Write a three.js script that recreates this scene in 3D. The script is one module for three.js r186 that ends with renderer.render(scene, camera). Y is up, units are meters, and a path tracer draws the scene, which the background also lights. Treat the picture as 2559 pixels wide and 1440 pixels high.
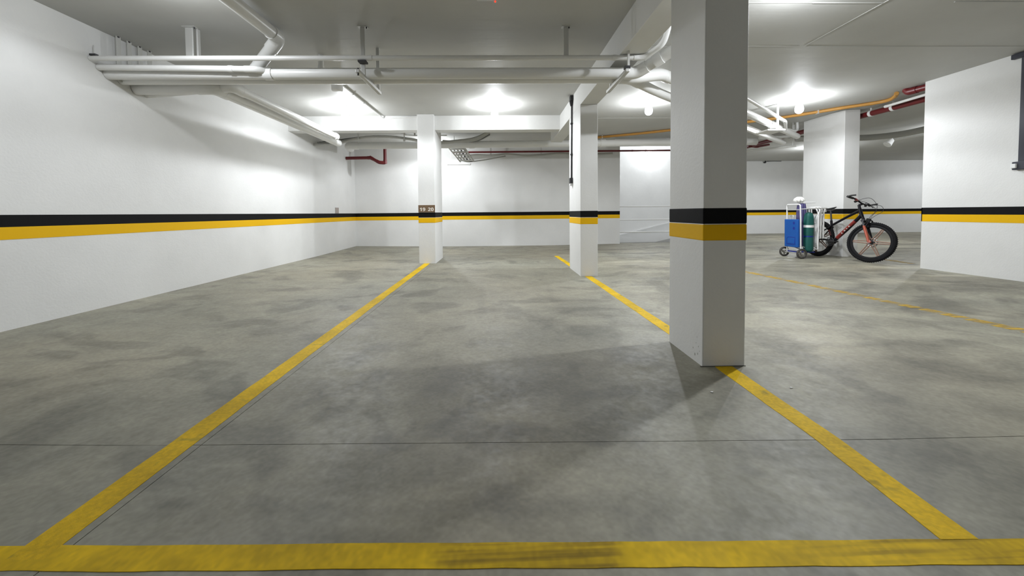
import * as THREE from 'three';
import { mergeGeometries } from 'three/addons/utils/BufferGeometryUtils.js';
import { RoundedBoxGeometry } from 'three/addons/geometries/RoundedBoxGeometry.js';

// ------------------------------------------------------------------ camera, light, exposure
const scene = new THREE.Scene();
const F = 1000;                                            // focal length in pixels of a 2559 x 1440 frame
const camera = new THREE.PerspectiveCamera(2 * Math.atan(720 / F) * 180 / Math.PI, 2559 / 1440, 0.05, 80);
camera.position.set(0, 0.97, 0);
camera.rotation.order = 'YXZ';
camera.rotation.set(-0.03603, -0.01732, -0.00899);
camera.setViewOffset(2559, 1440, 15.73, 152.22, 2559, 1440);   // lens shift: the photo is a crop
camera.updateProjectionMatrix();
scene.add(camera);
scene.background = new THREE.Color(0x050505);

const renderer = new THREE.WebGLRenderer({ antialias: true });
renderer.toneMapping = THREE.LinearToneMapping;
renderer.toneMappingExposure = 0.44;
renderer.shadowMap.enabled = true;
renderer.shadowMap.type = THREE.PCFSoftShadowMap;

const LAMP = 9;                                           // candela-like strength of one bare bulb
const LAMP_COLOR = 0xf6faff;
const AROUND = 0.6, DOWN = 1.15;                                        // extra downward light of a bulb, as a share of LAMP
const GLOW = 6;

// main measures (metres; x to the right, d = distance into the garage, three's z = -d)
const H = 2.869;                                           // ceiling
const XL = -4.059, XR = 6.404, DB = 11.44, DF = 15.34;     // left wall, right wall, back wall, far wall
const S1 = 0.989, S2 = 0.888, S3 = 0.7845;                 // wall stripe: top of black, black/yellow, bottom of yellow

// ------------------------------------------------------------------ helpers
let seed = 7;
const rnd = () => { seed = (seed * 1664525 + 1013904223) >>> 0; return seed / 4294967296; };
const rr = (a, b) => a + (b - a) * rnd();
const sat = (v) => Math.min(1, Math.max(0, v));
const V = (x, y, d) => new THREE.Vector3(x, y, -d);
const fy = (x, d) => 0.036 * sat((-1.5 - x) / 2.55) + 0.07 * sat((x - 1.6) / 4.8) + (x < 4 ? 0.022 * sat((d - 9) / 2.4) * sat((4 - x) / 0.6) : 0);   // the floor falls gently to the middle

const localRoots = new Set();                              // things built in their own frame, then placed
const names = {};
function numbered(n) { const k = names[n] = (names[n] ?? -1) + 1; return k ? `${n}_${String(k).padStart(3, '0')}` : n; }
const shade = (o) => { o.castShadow = o.receiveShadow = true; return o; };
const flat = (g) => { const n = g.index ? g.toNonIndexed() : g; for (const k of Object.keys(n.attributes)) if (!['position', 'normal', 'uv'].includes(k)) n.deleteAttribute(k); return n; };
const mg = (...gs) => { const l = gs.flat(); return l.length === 1 ? l[0] : mergeGeometries(l.map(flat)); };

function thing(name, label, category, [x, y, d] = [0, 0, 0], group) {
  const o = new THREE.Group(); o.name = numbered(name); scene.add(o); o.position.set(x, y, -d);
  o.userData = { label, category }; if (group) o.userData.group = group;
  return o;
}
function structure(name, [x, y, d] = [0, 0, 0]) {
  const o = new THREE.Group(); o.name = numbered(name); scene.add(o); o.position.set(x, y, -d); o.userData = { kind: 'structure' }; return o;
}
// a part given in world coordinates under a thing (or under one of its parts)
function part(owner, name, geo, mat, label) {
  const root = owner.isGroup ? owner : owner.parent;
  const g = mg(geo); if (!localRoots.has(root)) g.translate(-root.position.x, -root.position.y, -root.position.z);
  const m = shade(new THREE.Mesh(g, mat)); m.name = name; if (label) m.userData.label = label; owner.add(m); return m;
}
function copyOf(t, [x, y, d], label, group) {
  const c = t.clone(); c.name = numbered(t.name.replace(/_\d{3}$/, '')); c.userData = { ...t.userData, label }; if (group) c.userData.group = group;
  c.position.set(x, y, -d); scene.add(c); return c;
}
// metric uv by the dominant normal
function metric(g0) {
  const g = flat(g0), p = g.attributes.position, n = g.attributes.normal, uv = new Float32Array(p.count * 2);
  for (let i = 0; i < p.count; i++) {
    const ax = Math.abs(n.getX(i)), ay = Math.abs(n.getY(i)), az = Math.abs(n.getZ(i));
    if (ay >= ax && ay >= az) { uv[2 * i] = p.getX(i); uv[2 * i + 1] = p.getZ(i); }
    else if (ax >= az) { uv[2 * i] = p.getZ(i); uv[2 * i + 1] = p.getY(i); }
    else { uv[2 * i] = p.getX(i); uv[2 * i + 1] = p.getY(i); }
  }
  g.setAttribute('uv', new THREE.BufferAttribute(uv, 2)); return g;
}
function box(x0, x1, y0, y1, d0, d1, r = 0) {
  const w = x1 - x0, h = y1 - y0, d = d1 - d0;
  const g = r ? new RoundedBoxGeometry(w, h, d, 2, Math.min(r, w / 2.01, h / 2.01, d / 2.01)) : new THREE.BoxGeometry(w, h, d);
  g.translate((x0 + x1) / 2, (y0 + y1) / 2, -(d0 + d1) / 2); return metric(g);
}
// tube swept along points (rounded polyline or smooth)
function rounded(pts, rad) {
  const out = [pts[0].clone()];
  for (let i = 1; i < pts.length - 1; i++) {
    const a = pts[i - 1], b = pts[i], c = pts[i + 1];
    const la = a.distanceTo(b), lc = c.distanceTo(b), k = Math.min(rad, la * 0.45, lc * 0.45);
    const p = b.clone().lerp(a, k / la), q = b.clone().lerp(c, k / lc);
    for (let s = 0; s <= 8; s++) { const t = s / 8; out.push(p.clone().multiplyScalar((1 - t) ** 2).addScaledVector(b, 2 * t * (1 - t)).addScaledVector(q, t * t)); }
  }
  out.push(pts[pts.length - 1].clone()); return out;
}
function sweep(pts, r, n = 14, caps = true) {
  const pos = [], nor = [], uv = [], idx = []; let N = null, len = 0;
  const T = pts.map((p, i) => pts[Math.min(i + 1, pts.length - 1)].clone().sub(pts[Math.max(i - 1, 0)]).normalize());
  pts.forEach((p, i) => {
    const t = T[i];
    if (!N) { N = Math.abs(t.y) < 0.9 ? new THREE.Vector3(0, 1, 0) : new THREE.Vector3(1, 0, 0); }
    N.addScaledVector(t, -N.dot(t)).normalize(); const B = t.clone().cross(N);
    if (i) len += p.distanceTo(pts[i - 1]);
    const R = typeof r === 'function' ? r(i / (pts.length - 1), len) : r;
    for (let k = 0; k <= n; k++) {
      const a = k / n * Math.PI * 2, v = N.clone().multiplyScalar(Math.cos(a)).addScaledVector(B, Math.sin(a));
      pos.push(p.x + v.x * R, p.y + v.y * R, p.z + v.z * R); nor.push(v.x, v.y, v.z); uv.push(k / n * R * 6.28, len);
    }
    if (i) for (let k = 0; k < n; k++) { const a = (i - 1) * (n + 1) + k, b = a + n + 1; idx.push(a, a + 1, b, b, a + 1, b + 1); }
  });
  if (caps) for (const [i, s] of [[0, -1], [pts.length - 1, 1]]) {
    const base = pos.length / 3, t = T[i]; pos.push(pts[i].x, pts[i].y, pts[i].z); nor.push(t.x * s, t.y * s, t.z * s); uv.push(0, 0);
    for (let k = 0; k <= n; k++) { const j = (i * (n + 1) + k) * 3; pos.push(pos[j], pos[j + 1], pos[j + 2]); nor.push(t.x * s, t.y * s, t.z * s); uv.push(0, 0); }
    for (let k = 0; k < n; k++) s > 0 ? idx.push(base, base + 1 + k, base + 2 + k) : idx.push(base, base + 2 + k, base + 1 + k);
  }
  const g = new THREE.BufferGeometry();
  g.setAttribute('position', new THREE.Float32BufferAttribute(pos, 3)); g.setAttribute('normal', new THREE.Float32BufferAttribute(nor, 3)); g.setAttribute('uv', new THREE.Float32BufferAttribute(uv, 2));
  g.setIndex(idx); return g;
}
const rod = (a, b, r, n = 14) => sweep([a, b], r, n);
const smooth = (pts, k = 60) => new THREE.CatmullRomCurve3(pts, false, 'centripetal').getPoints(k);
const ringAt = (p, dir, r, w, n = 18) => { const u = dir.clone().normalize().multiplyScalar(w / 2); return sweep([p.clone().sub(u), p.clone().add(u)], r, n); };

// noise
const P = new Uint8Array(512); { const a = [...Array(256).keys()]; for (let i = 255; i > 0; i--) { const j = Math.floor(rnd() * (i + 1)); [a[i], a[j]] = [a[j], a[i]]; } for (let i = 0; i < 512; i++) P[i] = a[i & 255]; }
function vn(x, y, w = 256) {                                // value noise that wraps every w cells (w a power of two)
  const xi = Math.floor(x), yi = Math.floor(y), fx = x - xi, fz = y - yi, u = fx * fx * (3 - 2 * fx), v = fz * fz * (3 - 2 * fz), k = w - 1;
  const x0 = P[xi & k], x1 = P[(xi + 1) & k], y0 = yi & k, y1 = (yi + 1) & k;
  const a = P[x0 + y0], b = P[x1 + y0], c = P[x0 + y1], e = P[x1 + y1];
  return (a + (b - a) * u + (c - a) * v + (a - b - c + e) * u * v) / 255;
}
function fbm(x, y, o = 4, w = 256) { let s = 0, a = 0.5, t = 0; for (let i = 0; i < o; i++) { s += a * vn(x, y, w); t += a; a *= 0.5; x *= 2; y *= 2; w = Math.min(256, w * 2); } return s / t; }
function texture(w, h, fn, { srgb = false, repeat = [1, 1], wrap = THREE.RepeatWrapping } = {}) {
  const data = new Uint8Array(w * h * 4);
  for (let j = 0; j < h; j++) for (let i = 0; i < w; i++) { const c = fn(i / w, j / h), k = (j * w + i) * 4; for (let q = 0; q < 3; q++) data[k + q] = Math.max(0, Math.min(255, (Array.isArray(c) ? c[q] : c) * 255)); data[k + 3] = 255; }
  const t = new THREE.DataTexture(data, w, h); t.wrapS = t.wrapT = wrap; t.magFilter = THREE.LinearFilter; t.minFilter = THREE.LinearMipmapLinearFilter; t.generateMipmaps = true;
  if (srgb) t.colorSpace = THREE.SRGBColorSpace; t.repeat.set(...repeat); t.needsUpdate = true; return t;
}

// ------------------------------------------------------------------ materials
const std = (o) => new THREE.MeshStandardMaterial(o);
const matt = (o) => new THREE.MeshPhysicalMaterial({ ...o, specularIntensity: 0.3 });
const wallBump = texture(512, 512, (u, v) => 0.6 * fbm(u * 64, v * 64, 3, 64) + 0.4 * vn(u * 16, v * 16, 16), { repeat: [1 / 0.9, 1 / 0.9] });
const ceilBump = texture(512, 512, (u, v) => 0.5 * fbm(u * 4, v * 32, 4, 4) + 0.5 * fbm(u * 16 + 9, v * 16, 3, 16), { repeat: [1 / 1.7, 1 / 1.7] });
const wallTone = texture(512, 512, (u, v) => { const t = 0.955 + 0.045 * fbm(u * 8, v * 8, 4, 8); return [t, t, t]; }, { srgb: true, repeat: [1 / 3.1, 1 / 3.1] });
const M = {
  wall: std({ color: new THREE.Color().setRGB(0.80, 0.80, 0.785), map: wallTone, roughness: 0.62, bumpMap: wallBump, bumpScale: 0.0012 }),
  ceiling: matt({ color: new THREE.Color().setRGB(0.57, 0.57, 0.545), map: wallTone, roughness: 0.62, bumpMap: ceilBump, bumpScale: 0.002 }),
  beam: std({ color: new THREE.Color().setRGB(0.78, 0.78, 0.76), map: wallTone, roughness: 0.6, bumpMap: wallBump, bumpScale: 0.001 }),
  black: matt({ color: new THREE.Color().setRGB(0.005, 0.005, 0.0055), roughness: 0.75, bumpMap: wallBump, bumpScale: 0.0008 }),
  yellow: matt({ color: new THREE.Color().setRGB(0.80, 0.46, 0.006), roughness: 0.65, bumpMap: wallBump, bumpScale: 0.0008 }),
  pvc: std({ color: new THREE.Color().setRGB(0.80, 0.80, 0.78), roughness: 0.32 }),
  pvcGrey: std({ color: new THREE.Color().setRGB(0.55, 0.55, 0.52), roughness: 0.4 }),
  zinc: std({ color: new THREE.Color().setRGB(0.62, 0.62, 0.60), roughness: 0.45, metalness: 0.5 }),
  whitePaint: std({ color: new THREE.Color().setRGB(0.82, 0.82, 0.81), roughness: 0.4 }),
  darkPlastic: std({ color: new THREE.Color().setRGB(0.018, 0.018, 0.02), roughness: 0.45 }),
  navy: std({ color: new THREE.Color().setRGB(0.015, 0.017, 0.03), roughness: 0.4 }),
  orange: std({ color: new THREE.Color().setRGB(0.50, 0.25, 0.05), roughness: 0.5 }),
  red: std({ color: new THREE.Color().setRGB(0.13, 0.008, 0.010), roughness: 0.4 }),
  cable: std({ color: new THREE.Color().setRGB(0.42, 0.42, 0.39), roughness: 0.55 }),
  cableDark: std({ color: new THREE.Color().setRGB(0.05, 0.05, 0.055), roughness: 0.6 }),
  glass: std({ color: 0xffffff, emissive: new THREE.Color(LAMP_COLOR), emissiveIntensity: GLOW, roughness: 0.3 }),
};

// floor: polished grey concrete with smears, oil marks, trowel streaks and some painted-in column shade
const TX = 11, TX0 = -4.6, TD0 = 0.6;
const stainsAndShade = [[-0.52, 1.73, 0.05, 0.12, 0.5, 0.10], [0.0, 1.36, 0.05, 0.035, 0.2, 0.09], [0.42, 1.64, 0.05, 0.05, 0.6, 0.08], [0.93, 1.43, 0.03, 0.045, 0.8, 0.12], [-0.35, 1.55, 0.45, 0.20, 0.3, 0.10], [0.1, 2.2, 0.55, 0.35, 0.2, 0.16], [-0.45, 2.35, 0.3, 0.25, 0, 0.12],  // last two: broad patches darkened where the column shadow falls
  [0.35, 3.1, 0.35, 0.6, 0.1, 0.08], [0.85, 4.1, 0.35, 0.5, 0.1, 0.10], [0.2, 1.28, 0.35, 0.06, 0, 0.12], [1.75, 1.35, 0.35, 0.3, 0.3, 0.12], [2.6, 2.4, 0.5, 0.25, 0.3, 0.10], [3.2, 3.6, 0.8, 0.2, 0.1, 0.10], [-2.6, 2.0, 0.9, 0.5, 0.2, 0.07], [-3.3, 4.6, 0.4, 0.7, 0, 0.06], [-0.2, 4.4, 0.05, 0.9, 0.03, 0.06], [0.62, 4.9, 0.06, 1.0, -0.03, 0.05], [5.2, 5.6, 0.9, 0.25, 0.1, 0.10], [5.6, 6.9, 0.7, 0.12, 0, 0.10]];
const floorMap = texture(2048, 2048, (u, v) => {
  const x = TX0 + u * TX, d = TD0 + v * TX, wx = fbm(x * 0.9 + 3, d * 0.9, 3) - 0.5, wd = fbm(x * 0.9, d * 0.9 + 17, 3) - 0.5;
  let t = 1.0;
  t += 0.17 * (fbm(x * 0.75 + wx * 1.6 + 40, d * 0.8 + wd * 1.6, 4) - 0.5);
  const right = sat((x - 1.2) / 0.8);
  t += (0.10 + 0.20 * right) * (fbm(x * 0.7 + wx, d * 3.2 + x * 0.4 + 60, 4) - 0.5);
  t += 0.17 * (fbm(x * 6 + wx * 4, d * 7 + wd * 4, 5) - 0.5);
  t += 0.10 * (vn(x * 95, d * 95) - 0.5) + 0.07 * (vn(x * 45, d * 45) - 0.5);
  const k = fbm(x * 3.2 + wx * 3, d * 3.2 + wd * 3, 4); t -= 0.15 * sat((k - 0.55) * 6);
  t += 0.12 * sat((fbm(x * 1.3 + 90, d * 2.1 + wx * 2, 4) - 0.57) * 7) * (0.5 + 0.5 * right);
  for (const [sx, sd, rx, rd, a, s] of stainsAndShade) {
    const c = Math.cos(a), q = Math.sin(a), ax = (x - sx) * c + (d - sd) * q, ad = -(x - sx) * q + (d - sd) * c;
    if (Math.abs(ax) > 3 * rx || Math.abs(ad) > 3 * rd) continue;
    const e = Math.sqrt((ax / rx) ** 2 + (ad / rd) ** 2) + 1.3 * (fbm(x * 6 + sx * 9, d * 6, 4) - 0.5);
    t -= s * sat(1.35 - e);
  }
  const warm = 0.02 * (fbm(x * 0.8 + 7, d * 0.8 + 5, 3) - 0.5) * 2;
  return [0.55 * t * (1 + warm), 0.537 * t, 0.478 * t * (1 - warm)];
}, { srgb: true, wrap: THREE.MirroredRepeatWrapping });
const floorRough = texture(1024, 1024, (u, v) => { const t = 0.5 * fbm(u * 8, v * 8, 4, 8) + 0.5 * fbm(u * 64, v * 64, 3, 64); return [t, 0.72 + 0.4 * (t - 0.5), 0]; }, { repeat: [6, 6] });
M.floor = std({ color: 0xffffff, map: floorMap, roughness: 0.76, roughnessMap: floorRough, bumpMap: floorRough, bumpScale: 0.0012 });
M.joint = std({ color: new THREE.Color().setRGB(0.10, 0.10, 0.09), roughness: 0.9 });
const paintMap = texture(512, 512, (u, v) => { const t = 0.90 + 0.22 * (fbm(u * 8, v * 8, 5, 8) - 0.5) + 0.1 * (vn(u * 128, v * 128, 128) - 0.5), w = sat((fbm(u * 16 + 3, v * 16, 4, 16) - 0.70) * 6); return [t * (0.93 - 0.25 * w), t * (0.765 - 0.17 * w), t * (0.06 + 0.14 * w)]; }, { srgb: true, repeat: [0.8, 0.8] });
M.line = matt({ color: 0xffffff, map: paintMap, roughness: 0.6, bumpMap: floorRough, bumpScale: 0.0008 });
// the front line carries tyre marks across it
const frontMap = texture(2048, 128, (u, v) => {
  const x = -2.6 + u * 6.2, n = fbm(x * 9, v * 3 + 4, 4), streak = fbm(x * 2.4 + v * 3.2, v * 14 - x * 1.5, 4);
  const dirty = sat((x + 0.22) / 0.08) * sat((0.36 - x + 0.1 * (n - 0.5)) / 0.06), right = sat((x - 0.75) / 0.3);
  let k = 0.95 + 0.22 * (n - 0.5) + 0.1 * (vn(x * 90, v * 14) - 0.5);
  const grime = dirty * (0.30 + 0.5 * sat((streak - 0.42) * 3)) + right * sat((0.62 - streak) * 3) * 0.45 + 0.25 * right * sat((x - 1.15) / 0.2);
  k *= 1 - 0.4 * Math.min(1, grime); const g = Math.min(0.6, grime * 0.5);
  return [k * (0.92 - 0.10 * g), k * (0.765 - 0.10 * g), k * (0.05 + 0.2 * g)];
}, { srgb: true, wrap: THREE.ClampToEdgeWrapping });
M.frontLine = matt({ color: 0xffffff, map: frontMap, roughness: 0.6 });
const fadedAlpha = texture(512, 512, (u, v) => sat(0.33 + 1.9 * (fbm(u * 8, v * 32, 5, 8) - 0.47)), { repeat: [0.7, 0.7] });
M.faded = matt({ color: new THREE.Color().setRGB(0.62, 0.40, 0.05), alphaMap: fadedAlpha, transparent: true, roughness: 0.65 });

// ------------------------------------------------------------------ the room
{ // floor: four cast slabs around the saw cuts, each following the falls of the floor
  const floor = structure('floor');
  const cutD = (x) => 1.656 - 0.0185 * Math.max(-4, Math.min(4, x)), g = 0.0016, cutX = -1.266;
  function slab(xs, dAt0, dAt1, nd) {
    const pos = [], uv = [], idx = [], nx = xs.length;
    for (let j = 0; j <= nd; j++) for (let i = 0; i < nx; i++) {
      const x = xs[i], d = dAt0(x) + (dAt1(x) - dAt0(x)) * (j / nd); pos.push(x, fy(x, d), -d); uv.push((x - TX0) / TX, (d - TD0) / TX);
    }
    for (let j = 0; j < nd; j++) for (let i = 0; i < nx - 1; i++) { const a = j * nx + i; idx.push(a, a + 1, a + nx, a + 1, a + nx + 1, a + nx); }
    const edge = []; for (let i = 0; i < nx; i++) edge.push(i); for (let j = 1; j <= nd; j++) edge.push(j * nx + nx - 1); for (let i = nx - 2; i >= 0; i--) edge.push(nd * nx + i); for (let j = nd - 1; j >= 0; j--) edge.push(j * nx);
    for (let k = 0; k < edge.length - 1; k++) { const q = pos.length / 3; for (const e of [edge[k], edge[k + 1]]) for (const y of [0, -0.05]) { pos.push(pos[e * 3], pos[e * 3 + 1] + y, pos[e * 3 + 2]); uv.push(uv[e * 2], uv[e * 2 + 1]); } idx.push(q, q + 1, q + 2, q + 2, q + 1, q + 3); }
    const geo = new THREE.BufferGeometry(); geo.setAttribute('position', new THREE.Float32BufferAttribute(pos, 3)); geo.setAttribute('uv', new THREE.Float32BufferAttribute(uv, 2)); geo.setIndex(idx);
    const n = geo.toNonIndexed(); n.computeVertexNormals(); return n;
  }
  const steps = (a, b, n) => [...Array(n + 1)].map((_, i) => a + (b - a) * i / n);
  part(floor, 'slab', slab(steps(XL - 0.1, cutX - g, 8), () => -4.2, (x) => cutD(x) - g, 6), M.floor);
  part(floor, 'slab', slab(steps(cutX + g, 20.2, 60), () => -4.2, (x) => cutD(x) - g, 6), M.floor);
  part(floor, 'slab', slab(steps(XL - 0.1, cutX - g, 12), (x) => cutD(x) + g, () => DF + 0.1, 40), M.floor);
  part(floor, 'slab', slab(steps(cutX + g, 20.2, 80), (x) => cutD(x) + g, () => DF + 0.1, 40), M.floor);
  part(floor, 'slab_bed', box(XL - 0.1, 20.2, -0.2, -0.03, -4.2, DF + 0.1), M.joint);
}
function stripes(owner, x0, x1, d0, d1) {
  part(owner, 'black_stripe', box(x0, x1, S2, S1, d0, d1), M.black); part(owner, 'yellow_stripe', box(x0, x1, S3, S2, d0, d1), M.yellow);
}
{
  const e = 0.003;
  let w = structure('wall_left', [XL - 0.1, 0, 4]); part(w, 'plaster', box(XL - 0.2, XL, -0.15, H + 0.02, -4.2, DB + 0.2), M.wall); stripes(w, XL - 0.01, XL + e, -4.2, DB - e);
  w = structure('wall_back', [0, 0, DB]); part(w, 'plaster', box(XL - 0.2, 3.48, -0.15, H + 0.02, DB, DB + 0.2), M.wall); stripes(w, XL, 3.48, DB - e, DB + 0.01);
  w = structure('wall_right', [XR, 0, 2]); part(w, 'plaster', box(XR, 9.0, -0.15, H + 0.02, -4.2, 5.95), M.wall);
  part(w, 'black_stripe', mg(box(XR - e, XR + 0.01, S2, S1, -4.2, 5.95 + e), box(XR - e, 9, S2, S1, 5.94, 5.95 + e)), M.black); part(w, 'yellow_stripe', mg(box(XR - e, XR + 0.01, S3, S2, -4.2, 5.95 + e), box(XR - e, 9, S3, S2, 5.94, 5.95 + e)), M.yellow);
  w = structure('wall_far', [13, 0, DF]); part(w, 'plaster', box(6.9, 20.4, -0.15, H + 0.02, DF, DF + 0.2), M.wall); stripes(w, 6.9, 20.2, DF - e, DF + 0.01);
  // the ramp shaft rises above the garage ceiling
  w = structure('wall_ramp_back', [5.2, 0, DF]); part(w, 'plaster', box(3.28, 7.1, -0.15, 4.8, DF, DF + 0.2), M.wall);
  w = structure('wall_ramp_left', [3.4, 0, 13.4]); part(w, 'plaster', box(3.28, 3.48, -0.15, 4.8, DB + 0.2, DF), M.wall);
  w = structure('wall_ramp_right', [7, 0, 13.4]); part(w, 'plaster', box(6.9, 7.1, -0.15, 4.8, DB, DF), M.wall);
  w = structure('wall_ramp_front', [5.2, H + 0.2, DB]); part(w, 'plaster', box(3.28, 7.1, H + 0.2, 4.8, DB, DB + 0.2), M.wall);
  w = structure('ceiling_ramp', [5.2, 4.8, 13.4]); part(w, 'slab', box(3.28, 7.1, 4.7, 4.9, DB, DF + 0.2), M.wall);
  w = structure('wall_end', [14, 0, 10]); part(w, 'plaster', box(20.2, 20.4, -0.15, H + 0.02, 5.7, DF + 0.2), M.wall);
  w = structure('wall_recess', [14, 0, 5.6]); part(w, 'plaster', box(9, 20.4, -0.15, H + 0.02, 5.75, 5.95), M.wall);
  w = structure('wall_behind', [0, 0, -4.2]); part(w, 'plaster', box(XL - 0.2, 9, -0.15, H + 0.02, -4.4, -4.2), M.wall);
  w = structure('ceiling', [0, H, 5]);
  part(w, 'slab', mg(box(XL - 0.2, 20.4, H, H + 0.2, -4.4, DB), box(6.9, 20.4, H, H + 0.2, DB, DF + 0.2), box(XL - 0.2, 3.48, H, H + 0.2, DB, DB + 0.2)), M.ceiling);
  w = structure('trim_1', [3.5, H, 5]);   // seams left on the ceiling by the formwork boards
  for (const [x0, x1, d, t] of [[2.9, 3.55, 3.69, 0.005], [2.0, 2.9, 3.69, 0.002], [3.6, 6.2, 4.66, 0.005], [1.6, 3.5, 4.65, 0.003], [4.2, 6.3, 3.67, 0.006], [1.7, 4.6, 8.15, 0.004]]) part(w, 'seam', box(x0, x1, H - t, H, d - 0.006, d + 0.006, 0.002), M.ceiling);
  part(w, 'seam', box(3.552, 3.562, H - 0.005, H, 2.0, 4.64, 0.002), M.ceiling);
}

// columns and beams
function column(label, x0, x1, d0, d1, top, base) {
  const t = thing('column', label, 'column', [(x0 + x1) / 2, base, (d0 + d1) / 2]), e = 0.003;
  part(t, 'shaft', box(x0, x1, base - 0.1, top, d0, d1, 0.009), M.wall);
  part(t, 'black_band', box(x0 - e, x1 + e, S2, S1, d0 - e, d1 + e, 0.009), M.black); part(t, 'yellow_band', box(x0 - e, x1 + e, S3, S2, d0 - e, d1 + e, 0.009), M.yellow);
  return t;
}
const BB = 2.57;
column('largest and nearest white column with a black and yellow band, on the right bay line', 1.260, 1.527, 2.4385, 2.929, BB, 0);
column('slim white column behind the nearest one with a black conduit on its left face', 1.228, 1.487, 5.983, 6.920, BB, 0);
column('white column with a brown 19 20 sign, at the far end of the left bay line', -1.546, -1.225, 7.750, 8.725, H, 0);
column('white column standing right behind the parked bicycle', 6.572, 6.868, 7.528, 8.556, H, 0.07);
{
  const t = thing('ceiling_beam', 'long white ceiling beam running from the top edge over the two right columns', 'beam', [1.37, BB, 5]);
  const g = box(-0.126, 0.126, BB, H + 0.05, -4.2, 9.2, 0.006); g.rotateY(0.0085); g.translate(1.411, 0, 0); part(t, 'beam_body', g, M.beam);
  const c = thing('ceiling_beam', 'white cross beam spanning from the left wall over the 19 20 column', 'beam', [-1.4, 2.59, 7.98]);
  part(c, 'beam_body', mg(box(XL - 0.05, -1.546, 2.591, H + 0.05, 7.885, 8.15, 0.006), box(-1.225, 1.30, 2.591, H + 0.05, 7.885, 8.15, 0.006)), M.beam);
}

// the ramp behind the guard rail
{
  const t = thing('ramp', 'pale concrete ramp rising to the right behind the white guard rail', 'ramp', [5.2, 0, 13.4]);
  const y = (x) => 0.064 + 0.2395 * (x - 4.702), x0 = 3.49, x1 = 6.89, d0 = 11.78, d1 = DF;
  const s = new THREE.Shape(); s.moveTo(x0, -0.05); s.lineTo(x1, -0.05); s.lineTo(x1, y(x1)); s.lineTo(4.65, 0.062); s.lineTo(x0, 0.056); s.closePath();
  const g = new THREE.ExtrudeGeometry(s, { depth: d1 - d0, bevelEnabled: false }); g.translate(0, 0, -d1); part(t, 'ramp_slab', metric(g), std({ color: new THREE.Color().setRGB(0.40, 0.40, 0.39), roughness: 0.8, bumpMap: wallBump, bumpScale: 0.002 }));
  const k = new THREE.Shape(); k.moveTo(4.55, y(4.55) - 0.01); k.lineTo(x1, y(x1) - 0.01); k.lineTo(x1, y(x1) + 0.045); k.lineTo(4.55, y(4.55) + 0.045); k.closePath();
  const kg = new THREE.ExtrudeGeometry(k, { depth: 0.05, bevelEnabled: false }); kg.translate(0, 0, -d1); part(t, 'curb', metric(kg), M.whitePaint);
  const r = thing('guard_rail', 'white tubular guard rail in front of the ramp, with three bars', 'railing', [5.2, 0.02, 11.7]);
  for (const h of [1.119, 0.731, 0.366]) part(r, 'rail', rod(V(3.5, h, 11.7), V(6.9, h, 11.7), 0.022), M.whitePaint);
  for (const x of [3.52, 5.3, 6.86]) part(r, 'post', rod(V(x, fy(x, 11.7), 11.7), V(x, 1.125, 11.7), 0.02), M.whitePaint);
}

// ------------------------------------------------------------------ painted lines
function paintStrip(ptsL, ptsR, h, uvFn) {                  // strip between two rows of floor points
  const pos = [], uv = [], idx = [];
  ptsL.forEach((a, i) => { for (const [x, d] of [a, ptsR[i]]) { pos.push(x, fy(x, d) + h, -d); uv.push(...(uvFn ? uvFn(x, d) : [x, d])); } for (const [x, d] of [a, ptsR[i]]) { pos.push(x, fy(x, d) - 0.004, -d); uv.push(...(uvFn ? uvFn(x, d) : [x, d])); } });
  for (let i = 0; i < ptsL.length - 1; i++) { const a = i * 4, b = a + 4; idx.push(a, a + 1, b, b, a + 1, b + 1, a, b, a + 2, b, b + 2, a + 2, a + 1, a + 3, b + 1, b + 1, a + 3, b + 3); }
  const e = (ptsL.length - 1) * 4; idx.push(0, 2, 1, 1, 2, 3, e, e + 1, e + 2, e + 2, e + 1, e + 3);
  const g = new THREE.BufferGeometry(); g.setAttribute('position', new THREE.Float32BufferAttribute(pos, 3)); g.setAttribute('uv', new THREE.Float32BufferAttribute(uv, 2)); g.setIndex(idx);
  const n = g.toNonIndexed(); n.computeVertexNormals(); return n;
}
function lineAlong(label, rows, mat = M.line, wob = 0.004) {   // rows: [d, xLeft, xRight]
  const L = [], R = [], ph = rnd() * 99;
  for (let i = 0; i < rows.length - 1; i++) { const [d0, a0, b0] = rows[i], [d1, a1, b1] = rows[i + 1], n = Math.max(2, Math.round((d1 - d0) / 0.06)); for (let k = i ? 1 : 0; k <= n; k++) { const t = k / n, d = d0 + (d1 - d0) * t; L.push([a0 + (a1 - a0) * t + wob * (fbm(d * 6 + ph, 3, 3) - 0.5) * 2, d]); R.push([b0 + (b1 - b0) * t + wob * (fbm(d * 6 + ph, 40, 3) - 0.5) * 2, d]); } }
  const m = L[Math.floor(L.length / 2)], t = thing('parking_line', label, 'line marking', [m[0], 0, m[1]], 'yellow bay lines on the floor');
  part(t, 'paint', paintStrip(L, R, 0.0016), mat); return t;
}
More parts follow.
